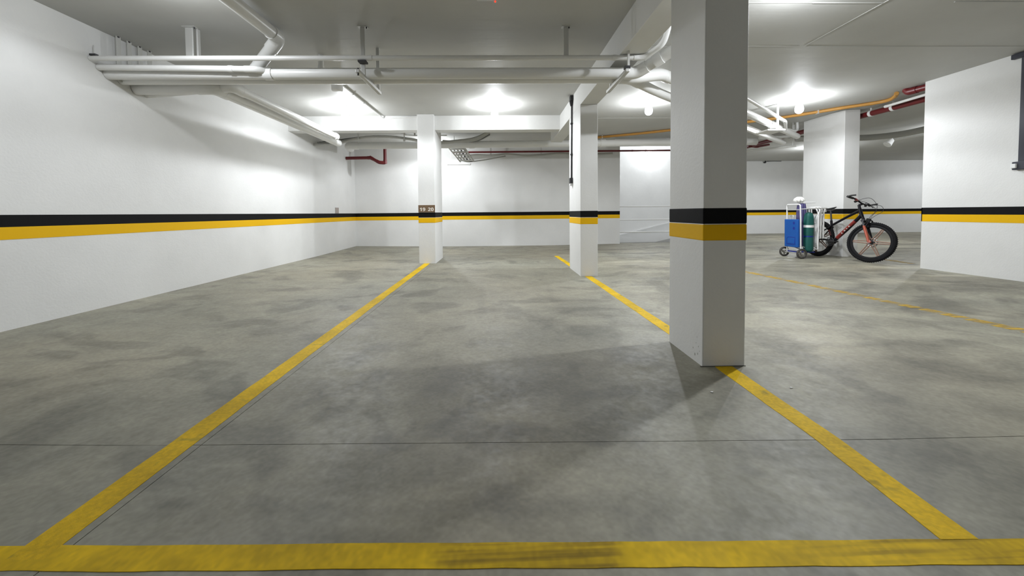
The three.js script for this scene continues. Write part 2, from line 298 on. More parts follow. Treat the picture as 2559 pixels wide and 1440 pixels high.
{
  const L = [], R = []; for (let x = -4.05; x <= 4.501; x += 0.05) { const w = 0.004 * (fbm(x * 6, 9, 3) - 0.5) * 2; L.push([x, 1.063 - 0.022 * (x - 0) * 0.9 - 0.006 + w]); R.push([x, 1.139 - 0.0195 * x + 0.003 + w * 0.7]); }
  const t = thing('parking_line', 'broad yellow line across the bottom of the picture with dark tyre marks', 'line marking', [0.2, 0, 1.1], 'yellow bay lines on the floor');
  part(t, 'paint', paintStrip(L, R, 0.0016, (x, d) => [(x + 2.6) / 6.2, (d - 0.98) / 0.24]), M.frontLine);
  lineAlong('long yellow line on the left running from the front line to the 19 20 column', [[1.12, -1.405, -1.298], [2.5, -1.415, -1.308], [5, -1.432, -1.325], [7.75, -1.45, -1.338]]);
  lineAlong('yellow line on the right between the front line and the nearest column', [[1.113, 1.285, 1.395], [1.64, 1.328, 1.432], [2.4385, 1.336, 1.444]]);
  lineAlong('yellow line between the nearest column and the slim column behind it', [[2.929, 1.335, 1.44], [4.5, 1.31, 1.415], [5.983, 1.29, 1.392]]);
  lineAlong('short worn yellow line end behind the slim column near the back', [[6.92, 1.262, 1.352], [8.85, 1.225, 1.315]]);
  lineAlong('worn faint yellow line crossing the floor right of the nearest column', [[1.6, 4.02, 4.14], [2.95, 3.93, 4.05], [4.2, 3.87, 3.97], [5.2, 3.80, 3.90], [6.1, 3.72, 3.82], [7.5, 3.60, 3.70]], M.faded, 0.01);
  lineAlong('faint scrap of yellow line right of the bicycle front wheel', [[6.45, 6.76, 6.86], [7.1, 6.86, 6.96]], M.faded, 0.01);
}

// ------------------------------------------------------------------ lamps
const LAMPS = [];
function bulbLamp(label, x, d, power = 1, first, short = false, y = H) {
  const t = first ? copyOf(first, [x, y, d], label) : thing('bulb_lamp', label, 'lamp', [x, H, d], 'bare bulbs on the ceiling');
  if (!first) {
    const L = (pts, n = 28) => { const g = new THREE.LatheGeometry(pts.map(([r, y]) => new THREE.Vector2(r, y)), n); g.translate(x, H, -d); return g; };
    part(t, 'base', L([[0, 0], [0.068, 0], [0.07, -0.006], [0.066, -0.016], [0.034, -0.022], [0.03, -0.05], [0, -0.05]]), M.whitePaint);
    part(t, 'bulb', L([[0, -0.258], [0.022, -0.255], [0.044, -0.243], [0.060, -0.22], [0.066, -0.19], [0.063, -0.15], [0.049, -0.10], [0.034, -0.06], [0.03, -0.05], [0, -0.05]]), M.glass);
  }
  const k = short ? 0.52 : 1; t.scale.y = k;
  const l = new THREE.PointLight(LAMP_COLOR, LAMP * power * AROUND, 0, 2); l.position.set(x, y - 0.20 * k, -d); l.castShadow = true; l.shadow.radius = 1.8; l.shadow.mapSize.set(1024, 1024); l.shadow.bias = -0.002; scene.add(l);
  const s = new THREE.SpotLight(LAMP_COLOR, LAMP * power * DOWN, 0, 1.50, 0.15, 2); s.position.set(x, y - 0.235 * k, -d); s.target.position.set(x, 0, -d); s.castShadow = true; s.shadow.radius = 1.8; s.shadow.bias = -0.002; scene.add(s, s.target);   // an LED bulb throws most of its light away from its base
  return t;
}
const lamp0 = bulbLamp('glowing bulb on the ceiling at far left, left of the 19 20 column', -2.69, 7.17, 1.5);
bulbLamp('glowing bulb on the ceiling between the 19 20 column and the slim column', -0.054, 7.09, 1.5, lamp0);
bulbLamp('glowing bulb on the ceiling between the slim column and the nearest column', 2.58, 6.86, 1.5, lamp0);
bulbLamp('glowing bulb on the ceiling above the bicycle and beach cart', 5.14, 6.80, 1.5, lamp0);
bulbLamp('glowing bulb above the upper left corner of the picture, out of frame', -2.66, 3.2, 0.7, lamp0, true);
bulbLamp('glowing bulb above the upper right of the picture, out of frame', 2.62, 3.27, 2.0, lamp0, true);
bulbLamp('added fill bulb behind the camera over the driving lane, left', -1.6, -2.9, 0.3, lamp0);  // this bulb and the next are unseen, added as soft front fill
bulbLamp('added fill bulb behind the camera over the driving lane, right', 3.4, -2.9, 0.3, lamp0);
bulbLamp('glowing bulb in the far bay, hidden behind the column with the bicycle', 9.6, 11.9, 2.5, lamp0);
bulbLamp('glowing bulb in the back bay, hidden behind the 19 20 column', -1.68, 10.4, 1.15, lamp0);
bulbLamp('added bulb high on the ceiling of the ramp shaft, out of sight, brightening the ramp wall', 5.2, 13.2, 1.25, lamp0, false, 4.7);  // unseen extra lamp, added so the ramp wall gets brighter
bulbLamp('glowing bulb in the far bay, hidden behind the right wall', 10.3, 9.0, 1, lamp0);
bulbLamp('glowing bulb deep in the far bay on the right', 16.5, 13.2, 1.6, lamp0);
{
  const t = thing('bulkhead_lamp', 'round glowing lamp high on the white ramp wall, just under the pipes', 'lamp', [5.78, 3.25, DF]);
  const disc = (r, a, b) => { const g = new THREE.CylinderGeometry(r * 0.92, r, b - a, 32); g.rotateX(Math.PI / 2); g.translate(5.78, 3.25, -(DF - (a + b) / 2)); return g; };
  part(t, 'base', disc(0.15, 0, 0.03), M.whitePaint);
  const s = new THREE.SphereGeometry(0.13, 28, 16, 0, 6.2832, 0, Math.PI / 2); s.rotateX(Math.PI / 2); s.scale(1, 1, 0.7); s.translate(5.78, 3.25, -(DF - 0.03)); part(t, 'globe', s, M.glass);
  const l = new THREE.PointLight(LAMP_COLOR, LAMP * 1.0, 0, 2); l.position.set(5.78, 3.25, -(DF - 0.2)); l.castShadow = true; l.shadow.radius = 5; scene.add(l);
}

// ------------------------------------------------------------------ pipes under the ceiling
function pipe(label, pts, r, { mat = M.pvc, bend = 0.12, couplings = [], elbows = true, name = 'pipe', cat = 'pipe', n = 18 } = {}) {
  const t = thing(name, label, cat, [pts[0].x, pts[0].y, -pts[0].z], 'ceiling pipes');
  part(t, 'tube', sweep(rounded(pts, bend), r, n), mat);
  for (const [i, f] of couplings) { const a = pts[i], b = pts[i + 1], p = a.clone().lerp(b, f); part(t, 'coupling', ringAt(p, b.clone().sub(a), r * 1.14, r * 1.5, n), mat); }
  if (elbows) for (let i = 1; i < pts.length - 1; i++) {
    const a = pts[i].clone().sub(pts[i - 1]).normalize(), b = pts[i + 1].clone().sub(pts[i]).normalize(), k = Math.min(bend, pts[i].distanceTo(pts[i - 1]) * 0.45, pts[i].distanceTo(pts[i + 1]) * 0.45) + r * 0.5;
    if (a.dot(b) < 0.98) part(t, 'elbow', sweep(rounded([pts[i].clone().addScaledVector(a, -k), pts[i], pts[i].clone().addScaledVector(b, k)], bend), r * 1.12, n), mat);
  }
  return t;
}
const W = XL + 0.004;
pipe('thin white pipe, frontmost and topmost of the bundle crossing from the left wall', [V(W, 2.545, 4.12), V(1.50, 2.54, 4.12), V(1.64, 2.62, 3.98), V(1.70, H - 0.001, 3.90)], 0.025, { couplings: [[0, 0.50], [0, 0.945]] });
pipe('white pipe that ends in an elbow at the ceiling pipe, second in the bundle', [V(W, 2.487, 4.20), V(-2.47, 2.462, 4.20), V(-2.16, 2.475, 4.62), V(-2.10, 2.62, 4.86), V(-2.10, H - 0.001, 4.88)], 0.031, { bend: 0.1, couplings: [[0, 0.84]] });
pipe('big white pipe in the middle of the bundle, bending up behind the nearest column', [V(W, 2.452, 4.30), V(1.48, 2.446, 4.30), V(1.80, 2.60, 4.02), V(2.06, 2.66, 3.80), V(2.08, H - 0.001, 3.74)], 0.057, { bend: 0.1, couplings: [[0, 0.30], [1, 0.55]] });
pipe('big grey-lit pipe behind the bundle, turning diagonally to the bicycle column', [V(W, 2.449, 4.45), V(1.52, 2.449, 4.45), V(1.86, 2.53, 4.58), V(6.45, 2.56, 8.58)], 0.060, { bend: 0.16, couplings: [[2, 0.02], [2, 0.42], [2, 0.70]] });
pipe('lowest diagonal pipe under the others, from the bundle towards the bicycle column', [V(W, 2.485, 4.58), V(1.50, 2.485, 4.58), V(1.95, 2.43, 4.92), V(6.25, 2.45, 8.72)], 0.056, { bend: 0.16, couplings: [[2, 0.5]] });
pipe('thin white pipe running diagonally above the big one, right of the nearest column', [V(2.35, 2.64, 4.72), V(5.35, 2.62, 7.42), V(5.6, 2.55, 7.75)], 0.028);
pipe('left one of two pipes turning back from the left wall, passing under the cross beam', [V(W, 2.40, 4.62), V(-3.22, 2.42, 4.66), V(-3.26, 2.42, 8.3)], 0.068, { bend: 0.14, mat: M.pvc, couplings: [[1, 0.05]] });
pipe('white pipe running back from the bundle, ending just before the cross beam', [V(W, 2.39, 4.76), V(-3.06, 2.45, 4.72), V(-3.09, 2.452, 7.79)], 0.055, { bend: 0.12, couplings: [[1, 0.98], [1, 0.06]] });
pipe('thick ceiling pipe from the top edge, elbowing down into the bundle', [V(-2.25, 2.79, 0.6), V(-2.25, 2.79, 4.24), V(-2.62, 2.50, 4.40)], 0.062, { bend: 0.12, couplings: [[0, 0.62]] });

// strut hangers that carry the bundle
function hanger(label, x, w, arm) {
  const t = thing('pipe_hanger', label, 'hanger', [x, H, 4.16], 'hangers of the pipe bundle'), y0 = arm ? 2.36 : 2.57;
  part(t, 'strut', box(x - w / 2, x + w / 2, y0, H - 0.006, 4.148, 4.166, 0.004), M.zinc);
  part(t, 'strut', arm ? box(x - 0.018, x + 0.018, 2.384, H - 0.006, 4.655, 4.68, 0.004) : box(x + w * 0.62, x + w * 0.62 + 0.018, 2.57, H - 0.006, 4.18, 4.22, 0.004), M.zinc);
  part(t, 'foot_plate', box(x - w / 2 - 0.02, x + w / 2 + 0.03, H - 0.006, H, 4.13, 4.19), M.zinc);
  part(t, 'bolt', rod(V(x + w / 2 + 0.02, H - 0.02, 4.15), V(x + w / 2 + 0.02, H - 0.006, 4.15), 0.007, 8), M.cableDark);
  if (arm) { part(t, 'arm', box(x - 0.02, x + 0.02, 2.352, 2.384, 3.98, 4.72, 0.004), M.zinc); part(t, 'bolt', rod(V(x, 2.33, 4.0), V(x, 2.40, 4.0), 0.009, 8), M.cableDark); part(t, 'clip', box(x - 0.03, x + 0.05, 2.492, 2.512, 4.08, 4.16, 0.003), M.cableDark); }
  return t;
}
hanger('wide bright strut hanging the bundle near the left wall', -3.10, 0.075, false);
hanger('grey strut with a slanting arm under the bundle, left of the middle', -1.365, 0.045, true);
hanger('thin dim strut hanging the bundle near the ceiling beam', 0.70, 0.035, false);
{
  const t = thing('pipe_hanger', 'slanting bracket arm under the pipes where they pass the ceiling beam', 'hanger', [1.3, BB, 4.3], 'hangers of the pipe bundle');
  part(t, 'arm', box(1.268, 1.308, 2.352, 2.384, 3.98, 4.70, 0.004), M.zinc); for (const d of [4.02, 4.66]) part(t, 'strut', box(1.30, 1.32, 2.37, BB, d, d + 0.02), M.zinc); part(t, 'bolt', box(1.262, 1.315, 2.384, 2.412, 3.98, 4.03), M.darkPlastic);
  const u = thing('pipe_hanger', 'white strap holding the diagonal pipes right of the nearest column', 'hanger', [4.95, H, 7.2], 'hangers of the pipe bundle');
  part(u, 'strut', box(4.985, 5.015, 2.40, H, 7.12, 7.14), M.whitePaint); part(u, 'arm', box(4.78, 5.10, 2.385, 2.41, 7.06, 7.42, 0.004), M.whitePaint);
}
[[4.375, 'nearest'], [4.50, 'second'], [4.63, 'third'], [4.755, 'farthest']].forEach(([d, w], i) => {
  const x = XL + 0.05, t = thing('shadow_strap', `grey strap standing in for a wall shadow, from the ceiling to the bundle at the left wall, ${w} of four`, 'strap', [x, H, d], 'shadow straps at the left wall');
  part(t, 'band', box(x - 0.002, x + 0.003, 2.40, H, d - 0.028, d + 0.028), M.pvcGrey); part(t, 'bolt', rod(V(x, H - 0.012, d), V(x, H, d), 0.012, 10), M.cableDark);  // band widened and greyed to imitate a soft shadow on the wall
});
{
  const x = XL + 0.03, t = thing('wall_hook', 'tiny dark hook on the left wall just above the pipe bundle', 'hook', [x, 2.62, 4.14]);
  part(t, 'stem', rod(V(x, 2.57, 4.13), V(x, 2.68, 4.13), 0.005, 8), M.zinc); part(t, 'clip', box(x - 0.03, x + 0.03, 2.575, 2.592, 4.11, 4.15, 0.003), M.cableDark);
}

// ceiling canister with its conduit, smoke detector
{
  const x = -2.28, d = 5.80, t = thing('ceiling_canister', 'white round ceiling canister hanging behind the pipe bundle', 'ceiling fixture', [x, H, d]);
  const g = new THREE.LatheGeometry([[0, 0], [0.078, 0], [0.078, -0.13], [0.072, -0.145], [0.05, -0.15], [0, -0.15]].map(([r, y]) => new THREE.Vector2(r, y)), 30); g.translate(x, H, -d); part(t, 'housing', g, M.whitePaint);
  part(t, 'rim', (() => { const q = new THREE.TorusGeometry(0.076, 0.004, 8, 30); q.rotateX(Math.PI / 2); q.translate(x, H - 0.02, -d); return q; })(), M.pvcGrey);
  const c = thing('conduit', 'thin white conduit from the ceiling canister to the 19 20 column', 'conduit', [x, H, 6]);
  part(c, 'tube', sweep(rounded([V(-2.275, H - 0.013, 5.88), V(-2.255, H - 0.013, 7.80), V(-2.22, 2.812, 7.873), V(-1.55, 2.853, 7.873)], 0.03), 0.012, 10), M.pvc);
  for (const q of [6.4, 6.9, 7.4]) part(c, 'clip', box(-2.285, -2.247, H - 0.028, H, q - 0.008, q + 0.008), M.pvc);
  const s = thing('fire_detector', 'flat ceiling detector at the top edge with a lit red dot', 'detector', [-0.08, H, 3.52]);
  part(s, 'housing', box(-0.172, 0.0, H - 0.034, H, 3.43, 3.60, 0.008), M.pvcGrey);
  const led = new THREE.SphereGeometry(0.007, 12, 8); led.translate(-0.012, H - 0.038, -3.598); part(s, 'indicator', led, std({ color: 0xff2010, emissive: 0xff2a18, emissiveIntensity: 8 }), 'small glowing red dot');
}

// black conduits
{
  const x = 1.228, t = thing('conduit', 'black vertical conduit with a box at each end on the slim column', 'conduit', [x, 1.45, 6.58]);
  part(t, 'tube', sweep([V(x - 0.016, 1.52, 6.635), V(x - 0.016, 2.76, 6.585)], 0.0135, 12), M.darkPlastic);
  part(t, 'box', mg(box(x - 0.05, x, 2.775, 2.862, 6.53, 6.635, 0.006), sweep([V(x - 0.022, 2.70, 6.587), V(x - 0.024, 2.78, 6.583)], (f) => 0.018 + 0.02 * f, 14)), M.darkPlastic);
  part(t, 'box', box(x - 0.05, x, 1.445, 1.535, 6.585, 6.685, 0.006), M.darkPlastic);
  part(t, 'outlet', box(x - 0.045, x, 1.405, 1.445, 6.595, 6.675, 0.006), M.whitePaint, 'white lower end of the box');
  for (const [y, d] of [[2.42, 6.598], [1.92, 6.618]]) part(t, 'clip', box(x - 0.036, x, y - 0.012, y + 0.012, d - 0.026, d + 0.026, 0.003), M.darkPlastic);
  const XC = XR - 0.0035, r = thing('conduit', 'dark navy conduit down the right wall at the right edge, with a small box', 'conduit', [XR, 1.45, 4.75]);
  part(r, 'top_channel', box(XC - 0.05, XC, 2.80, 2.858, 3.2, 4.91, 0.006), M.navy);
  part(r, 'tube', box(XC - 0.04, XC, 1.53, 2.81, 4.74, 4.815, 0.006), M.navy);
  part(r, 'box', box(XC - 0.05, XC, 1.44, 1.54, 4.72, 4.865, 0.008), M.navy); part(r, 'sensor', box(XC - 0.072, XC - 0.045, 1.46, 1.515, 4.81, 4.862, 0.008), M.whitePaint, 'small white sensor on the box');
}

// signs
function signTexture(draw, w = 256, h = 128) {
  const c = document.createElement('canvas'); c.width = w; c.height = h; const g = c.getContext('2d'); g.fillStyle = '#6b553e'; g.fillRect(0, 0, w, h); draw(g, w, h);
  const t = new THREE.CanvasTexture(c); t.colorSpace = THREE.SRGBColorSpace; return t;
}
{
  const map = signTexture((g, w, h) => { g.fillStyle = '#7a6046'; for (let i = 0; i < 60; i++) g.fillRect(rr(0, w), rr(0, h), rr(8, 60), 1); g.fillStyle = '#e9e4dc'; g.font = 'bold 84px sans-serif'; g.textAlign = 'center'; g.textBaseline = 'middle'; g.fillText('19', w * 0.25, h * 0.6); g.fillText('20', w * 0.75, h * 0.6); });
  const t = thing('number_sign', 'brown sign reading 19 20 in pale numerals on the column', 'sign', [-1.385, 0.99, 7.745]);
  part(t, 'plate', box(-1.545, -1.226, 0.991, 1.13, 7.738, 7.7495), std({ color: new THREE.Color().setRGB(0.15, 0.095, 0.05), roughness: 0.5 }));
  const g = new THREE.PlaneGeometry(0.317, 0.137); g.translate(-1.3855, 1.0605, -7.7372); part(t, 'print', g, std({ map, roughness: 0.5 }));
  const u = thing('number_sign', 'small brownish plate seen edge-on, above the stripe of the left wall', 'sign', [XL, 1.0, 10.12]);
  part(u, 'plate', box(XL, XL + 0.012, 0.998, 1.133, 10.02, 10.22), std({ color: new THREE.Color().setRGB(0.36, 0.31, 0.28), roughness: 0.5 })); part(u, 'backing', box(XL, XL + 0.006, 0.992, 1.139, 10.01, 10.23), M.pvcGrey);
}

// ------------------------------------------------------------------ pipes and cables in the back bay
pipe('big pipe running across the back bay just under the cross beam', [V(-3.72, 2.62, 10.25), V(-3.62, 2.62, 9.8), V(6.35, 2.66, 9.8)], 0.085, { bend: 0.25, couplings: [[1, 0.30], [1, 0.62], [1, 0.8]] });
pipe('second pipe of the back bay, above and behind the big one', [V(3.0, 2.79, 10.3), V(6.30, 2.77, 10.1)], 0.05, { couplings: [[0, 0.4]] });
pipe('thin dark red pipe along the top of the back wall', [V(-1.25, 2.62, 10.95), V(6.2, 2.64, 10.95)], 0.024, { mat: M.red, couplings: [[0, 0.66]] });
pipe('red fire pipe with a bent end and a short riser at the back left corner', [V(-4.05, 2.46, 10.8), V(-3.40, 2.468, 10.8), V(-3.16, 2.335, 10.75), V(-3.02, 2.33, 10.8), V(-3.02, 2.70, 10.8), V(-3.02, H - 0.001, 10.8)], 0.042, { mat: M.red, bend: 0.06, couplings: [[1, 0.0], [3, 0.02]] });
pipe('small red pipe fitting under the ceiling of the far bay', [V(6.9, 2.75, 11.0), V(7.12, 2.72, 10.95), V(7.55, 2.80, 11.1)], 0.03, { mat: M.red, bend: 0.05 });
// flexible conduits sagging from the left wall over the big pipe
[[0, 0, 0.028, 'lowest'], [0.035, 0.10, 0.024, 'second lowest'], [0.075, 0.2, 0.026, 'middle'], [0.115, 0.3, 0.020, 'second highest'], [0.15, 0.42, 0.022, 'highest']].forEach(([dy, dd, r, w], i) => {
  const pts = [V(XL + 0.002, 2.50 + dy * 0.9, 8.95 + dd), V(-3.75, 2.50 + dy, 8.92 + dd), V(-3.45, 2.545 + dy, 8.9 + dd), V(-3.0, 2.635 + dy * 0.6, 8.9 + dd), V(-2.45, 2.665 + dy * 0.45, 8.9 + dd), V(-1.9, 2.60 + dy * 0.4, 8.92 + dd), V(-1.50, 2.535 + dy * 0.4, 8.95 + dd), V(-0.95, 2.60 + dy * 0.3, 9.1 + dd), V(-0.5, 2.70, 9.3 + dd), V(-0.2, H - 0.001, 9.4 + dd)].map((p) => p.add(new THREE.Vector3(0, rr(-0.008, 0.008), 0)));
  const t = thing('flexible_conduit', `grey flexible conduit sagging from the left wall over the back bay, ${w} of five`, 'conduit', [pts[0].x, pts[0].y, -pts[0].z], 'flexible conduits in the back bay');
  part(t, 'tube', sweep(smooth(pts, 90), (f, l) => r * (1 + 0.07 * Math.sin(l * 160)), 10), i === 3 ? M.cableDark : M.cable);
  if (i === 0) { for (const [x, y] of [[-3.05, 2.69], [-2.05, 2.66]]) { part(t, 'hanger', rod(V(x, y - 0.10, 8.86), V(x, H - 0.001, 8.86), 0.012, 8), M.zinc); part(t, 'clamp', box(x - 0.018, x + 0.018, y - 0.11, y - 0.07, 8.835, 8.88, 0.004), M.pvcGrey); } }
});
{
  const pts = [[-0.95, 2.55], [-0.6, 2.58], [-0.2, 2.565], [0.25, 2.60], [0.7, 2.555], [1.2, 2.57], [1.7, 2.61], [2.3, 2.575], [3.2, 2.60]].map(([x, y]) => V(x, y, 11.2));
  const t = thing('flexible_conduit', 'wavy grey conduit hanging under the dark red pipe at the back wall', 'conduit', [-0.95, 2.55, 11.2]); part(t, 'tube', sweep(smooth(pts, 90), 0.028, 10), M.cable);
  for (const x of [-0.2, 1.2]) part(t, 'clip', box(x - 0.02, x + 0.02, 2.56, H, 11.195, 11.205), M.zinc);
  // cable ladder hanging beside the 19 20 column
  const c = thing('cable_ladder', 'short grey cable ladder hanging right of the 19 20 column', 'cable tray', [-1.0, 2.5, 10.2]);
  const A = V(-1.28, 2.66, 9.95), B = V(-0.98, 2.30, 10.45), C = V(-0.88, 2.66, 9.95), D = V(-0.62, 2.30, 10.45);
  part(c, 'side_rail', rod(A, B, 0.018, 8), M.zinc); part(c, 'side_rail', rod(C, D, 0.018, 8), M.zinc);
  for (let k = 0; k < 6; k++) part(c, 'rung', rod(A.clone().lerp(B, (k + 0.5) / 6), C.clone().lerp(D, (k + 0.5) / 6), 0.022, 8), M.zinc);
  part(c, 'hanger', rod(V(-1.08, 2.66, 9.95), V(-1.08, H - 0.001, 9.95), 0.008, 8), M.zinc);
  for (let k = 0; k < 4; k++) part(c, 'cable', sweep(smooth([V(-1.32, 2.72, 9.7), A.clone().lerp(C, 0.2 + 0.2 * k).add(new THREE.Vector3(0, 0.03, 0)), B.clone().lerp(D, 0.2 + 0.2 * k).add(new THREE.Vector3(0, 0.03, 0)), V(-0.5, 2.36, 10.7), V(0.2, 2.53, 11.1)], 30), 0.016, 8), k === 2 ? M.cableDark : M.cable);
  const f = thing('batten_light', 'slim pale batten hanging below the cable ladder', 'light fitting', [-1.1, 2.25, 10.6]);
  part(f, 'body', box(-1.32, -0.72, 2.235, 2.285, 10.58, 10.66, 0.01), M.whitePaint); part(f, 'end_cap', box(-1.345, -1.32, 2.232, 2.288, 10.577, 10.663, 0.006), M.pvcGrey); part(f, 'hanger', mg(rod(V(-1.25, 2.28, 10.62), V(-1.25, H - 0.001, 10.62), 0.004, 6)), M.zinc);
  // added white strip standing in for a brightly lit bit of ceiling
  const g = thing('lit_ceiling_stand_in', 'white strip standing in for the brightly lit ceiling just left of the 19 20 column', 'lit_ceiling_stand_in', [-1.9, 2.80, 9.6]);
  part(g, 'strip', mg(sweep([V(-2.25, 2.86, 9.7), V(-1.95, 2.80, 9.5)], 0.014, 8), sweep([V(-1.95, 2.80, 9.5), V(-1.2, 2.80, 9.5)], 0.014, 8)), M.whitePaint); part(g, 'clip', box(-1.97, -1.93, 2.79, H, 9.49, 9.51), M.zinc);
}

// ------------------------------------------------------------------ far bay on the right
{
  const t = thing('flexible_conduit', 'orange flexible conduit slung under the ceiling from the slim column to the far bay', 'conduit', [2.5, 2.83, 10.05]);
  const pts = [[1.9, 2.84, 10.4], [2.53, 2.836, 10.05], [3.4, 2.832, 9.56], [3.97, 2.836, 9.22], [5.0, 2.83, 8.55], [5.72, 2.834, 8.02], [6.30, 2.84, 7.36], [6.70, 2.84, 6.85], [6.60, 2.845, 6.60], [6.44, 2.838, 6.42]].map((p) => V(...p));
  part(t, 'tube', sweep(smooth(pts, 160), (f, l) => 0.029 * (1 + 0.06 * Math.sin(l * 140)), 10), M.orange);
  for (const [x, d] of [[2.6, 10.02], [4.5, 8.9], [6.1, 7.6]]) part(t, 'clip', box(x - 0.012, x + 0.012, 2.80, H, d - 0.035, d + 0.035, 0.003), M.zinc);
}
pipe('dark red pipe running back along the ceiling, right of the bicycle column', [V(6.98, 2.765, 5.96), V(7.02, 2.765, 11.4)], 0.05, { mat: M.red, couplings: [[0, 0.2], [0, 0.5]] });
pipe('short red pipe at the ceiling corner of the right wall', [V(6.47, 2.815, 5.80), V(6.47, 2.815, 6.26), V(6.47, H - 0.001, 6.30)].map((p, i) => i ? p : V(6.50, 2.815, 5.96)), 0.048, { mat: M.red, bend: 0.05, couplings: [[0, 0.7]] });
pipe('thin white pipe in front of the red one at the right wall', [V(6.72, 2.77, 5.96), V(6.80, 2.77, 6.98)], 0.022, { couplings: [[0, 0.97]] });
{
  const t = thing('pipe_clamp', 'pale clamp gripping the red pipe beside the bicycle column', 'clamp', [7.0, 2.8, 7.0], 'clamps on the red pipe');
  part(t, 'strap', ringAt(V(6.988, 2.765, 7.02), V(0, 0, 1), 0.058, 0.05), M.whitePaint); part(t, 'stem', rod(V(6.988, 2.82, 7.02), V(6.988, H - 0.001, 7.02), 0.012, 8), M.whitePaint);
  copyOf(t, [7.0, 2.8, 7.42], 'second pale clamp on the red pipe, nearer the bicycle column');
  const c = thing('duct', 'brown curved duct sweeping under the ceiling of the far bay', 'duct', [8.3, 2.7, 9.4]);
  part(c, 'tube', sweep(smooth([V(7.2, 2.69, 9.6), V(8.3, 2.69, 9.55), V(9.0, 2.70, 9.5), V(9.35, 2.71, 9.15), V(9.35, 2.72, 8.5), V(9.30, 2.73, 7.4), V(9.3, 2.73, 5.96)], 80), 0.07, 16), M.cable);
  part(c, 'strap', mg(ringAt(V(8.3, 2.69, 9.55), V(1, 0, 0), 0.076, 0.03), box(8.29, 8.31, 2.76, H, 9.54, 9.56)), M.zinc);
  pipe('white pipe below the curved duct in the far bay', [V(9.62, 2.66, 9.6), V(9.68, 2.66, 8.8), V(9.7, 2.66, 5.96)], 0.03);
  const s = thing('spot_lamp', 'small white spot lamp on a bracket in the far bay', 'lamp', [9.85, 2.66, 10.0]);
  const hd = new THREE.LatheGeometry([[0, 0], [0.05, 0], [0.055, 0.03], [0.085, 0.17], [0.08, 0.172], [0, 0.165]].map(([r, y]) => new THREE.Vector2(r, y)), 24); hd.rotateZ(2.35); hd.translate(9.95, 2.72, -10.0); part(s, 'head', hd, M.whitePaint); part(s, 'bracket', mg(rod(V(9.95, 2.72, 10), V(9.95, H - 0.001, 10), 0.014, 10), box(9.90, 10.0, H - 0.012, H - 0.001, 9.95, 10.05)), M.whitePaint);
  const k = thing('dome_camera', 'tiny black dome camera at the top of the far wall', 'camera', [10.25, 2.84, DF]);
  const dm = new THREE.SphereGeometry(0.05, 20, 12); dm.translate(10.25, 2.83, -(DF - 0.06)); part(k, 'dome', dm, M.darkPlastic); part(k, 'mount', mg(box(10.2, 10.3, 2.83, H - 0.001, DF - 0.09, DF - 0.004, 0.006)), M.pvcGrey);
  part(k, 'cable', sweep(smooth([V(10.3, 2.85, DF - 0.04), V(10.5, 2.862, DF - 0.04), V(10.9, 2.86, DF - 0.04)], 12), 0.012, 8), M.cableDark);
  // tangle of pipes left of the bicycle column
  pipe('white flexible drain hose wriggling left of the bicycle column', smooth([V(5.75, 2.66, 8.4), V(5.92, 2.74, 8.45), V(6.05, 2.66, 8.5), V(6.22, 2.70, 8.55), V(6.42, 2.68, 8.6), V(6.48, 2.72, 8.62), V(6.48, H - 0.001, 8.62)], 40), 0.026, { elbows: false });
  pipe('grey pipe stub behind the diagonal pipes at the bicycle column', [V(5.9, 2.60, 9.0), V(6.6, 2.62, 8.9), V(6.62, H - 0.001, 8.9)], 0.04, { mat: M.pvcGrey, bend: 0.06 });
  const b = thing('support_bar', 'slanting pale bar under the ends of the diagonal pipes', 'support', [6.0, 2.36, 8.9]); part(b, 'bar', rod(V(5.55, 2.34, 9.3), V(6.45, 2.36, 8.60), 0.02, 8), M.pvcGrey); part(b, 'hanger', mg(rod(V(6.40, 2.36, 8.64), V(6.40, H - 0.001, 8.64), 0.008, 8)), M.zinc);
}

// ------------------------------------------------------------------ bicycle (own frame: x forward, y up, z to its right)
const B = {
  tyre: matt({ color: new THREE.Color().setRGB(0.008, 0.008, 0.009), roughness: 0.8 }), rim: matt({ color: new THREE.Color().setRGB(0.008, 0.008, 0.009), roughness: 0.6 }),
  spoke: std({ color: new THREE.Color().setRGB(0.24, 0.14, 0.10), roughness: 0.4, metalness: 0.2 }), frame: matt({ color: new THREE.Color().setRGB(0.010, 0.009, 0.012), roughness: 0.35 }),
  redPaint: std({ color: new THREE.Color().setRGB(0.20, 0.02, 0.015), roughness: 0.35 }), orangePaint: std({ color: new THREE.Color().setRGB(0.36, 0.07, 0.035), roughness: 0.35 }), pale: std({ color: new THREE.Color().setRGB(0.6, 0.55, 0.52), roughness: 0.4 }),
  steel: std({ color: new THREE.Color().setRGB(0.35, 0.35, 0.35), roughness: 0.35, metalness: 0.8 }), rubber: std({ color: new THREE.Color().setRGB(0.02, 0.02, 0.02), roughness: 0.9 }), darkSteel: std({ color: new THREE.Color().setRGB(0.06, 0.06, 0.065), roughness: 0.4, metalness: 0.6 }),
};
const L3 = (x, y, z) => new THREE.Vector3(x, y, z);
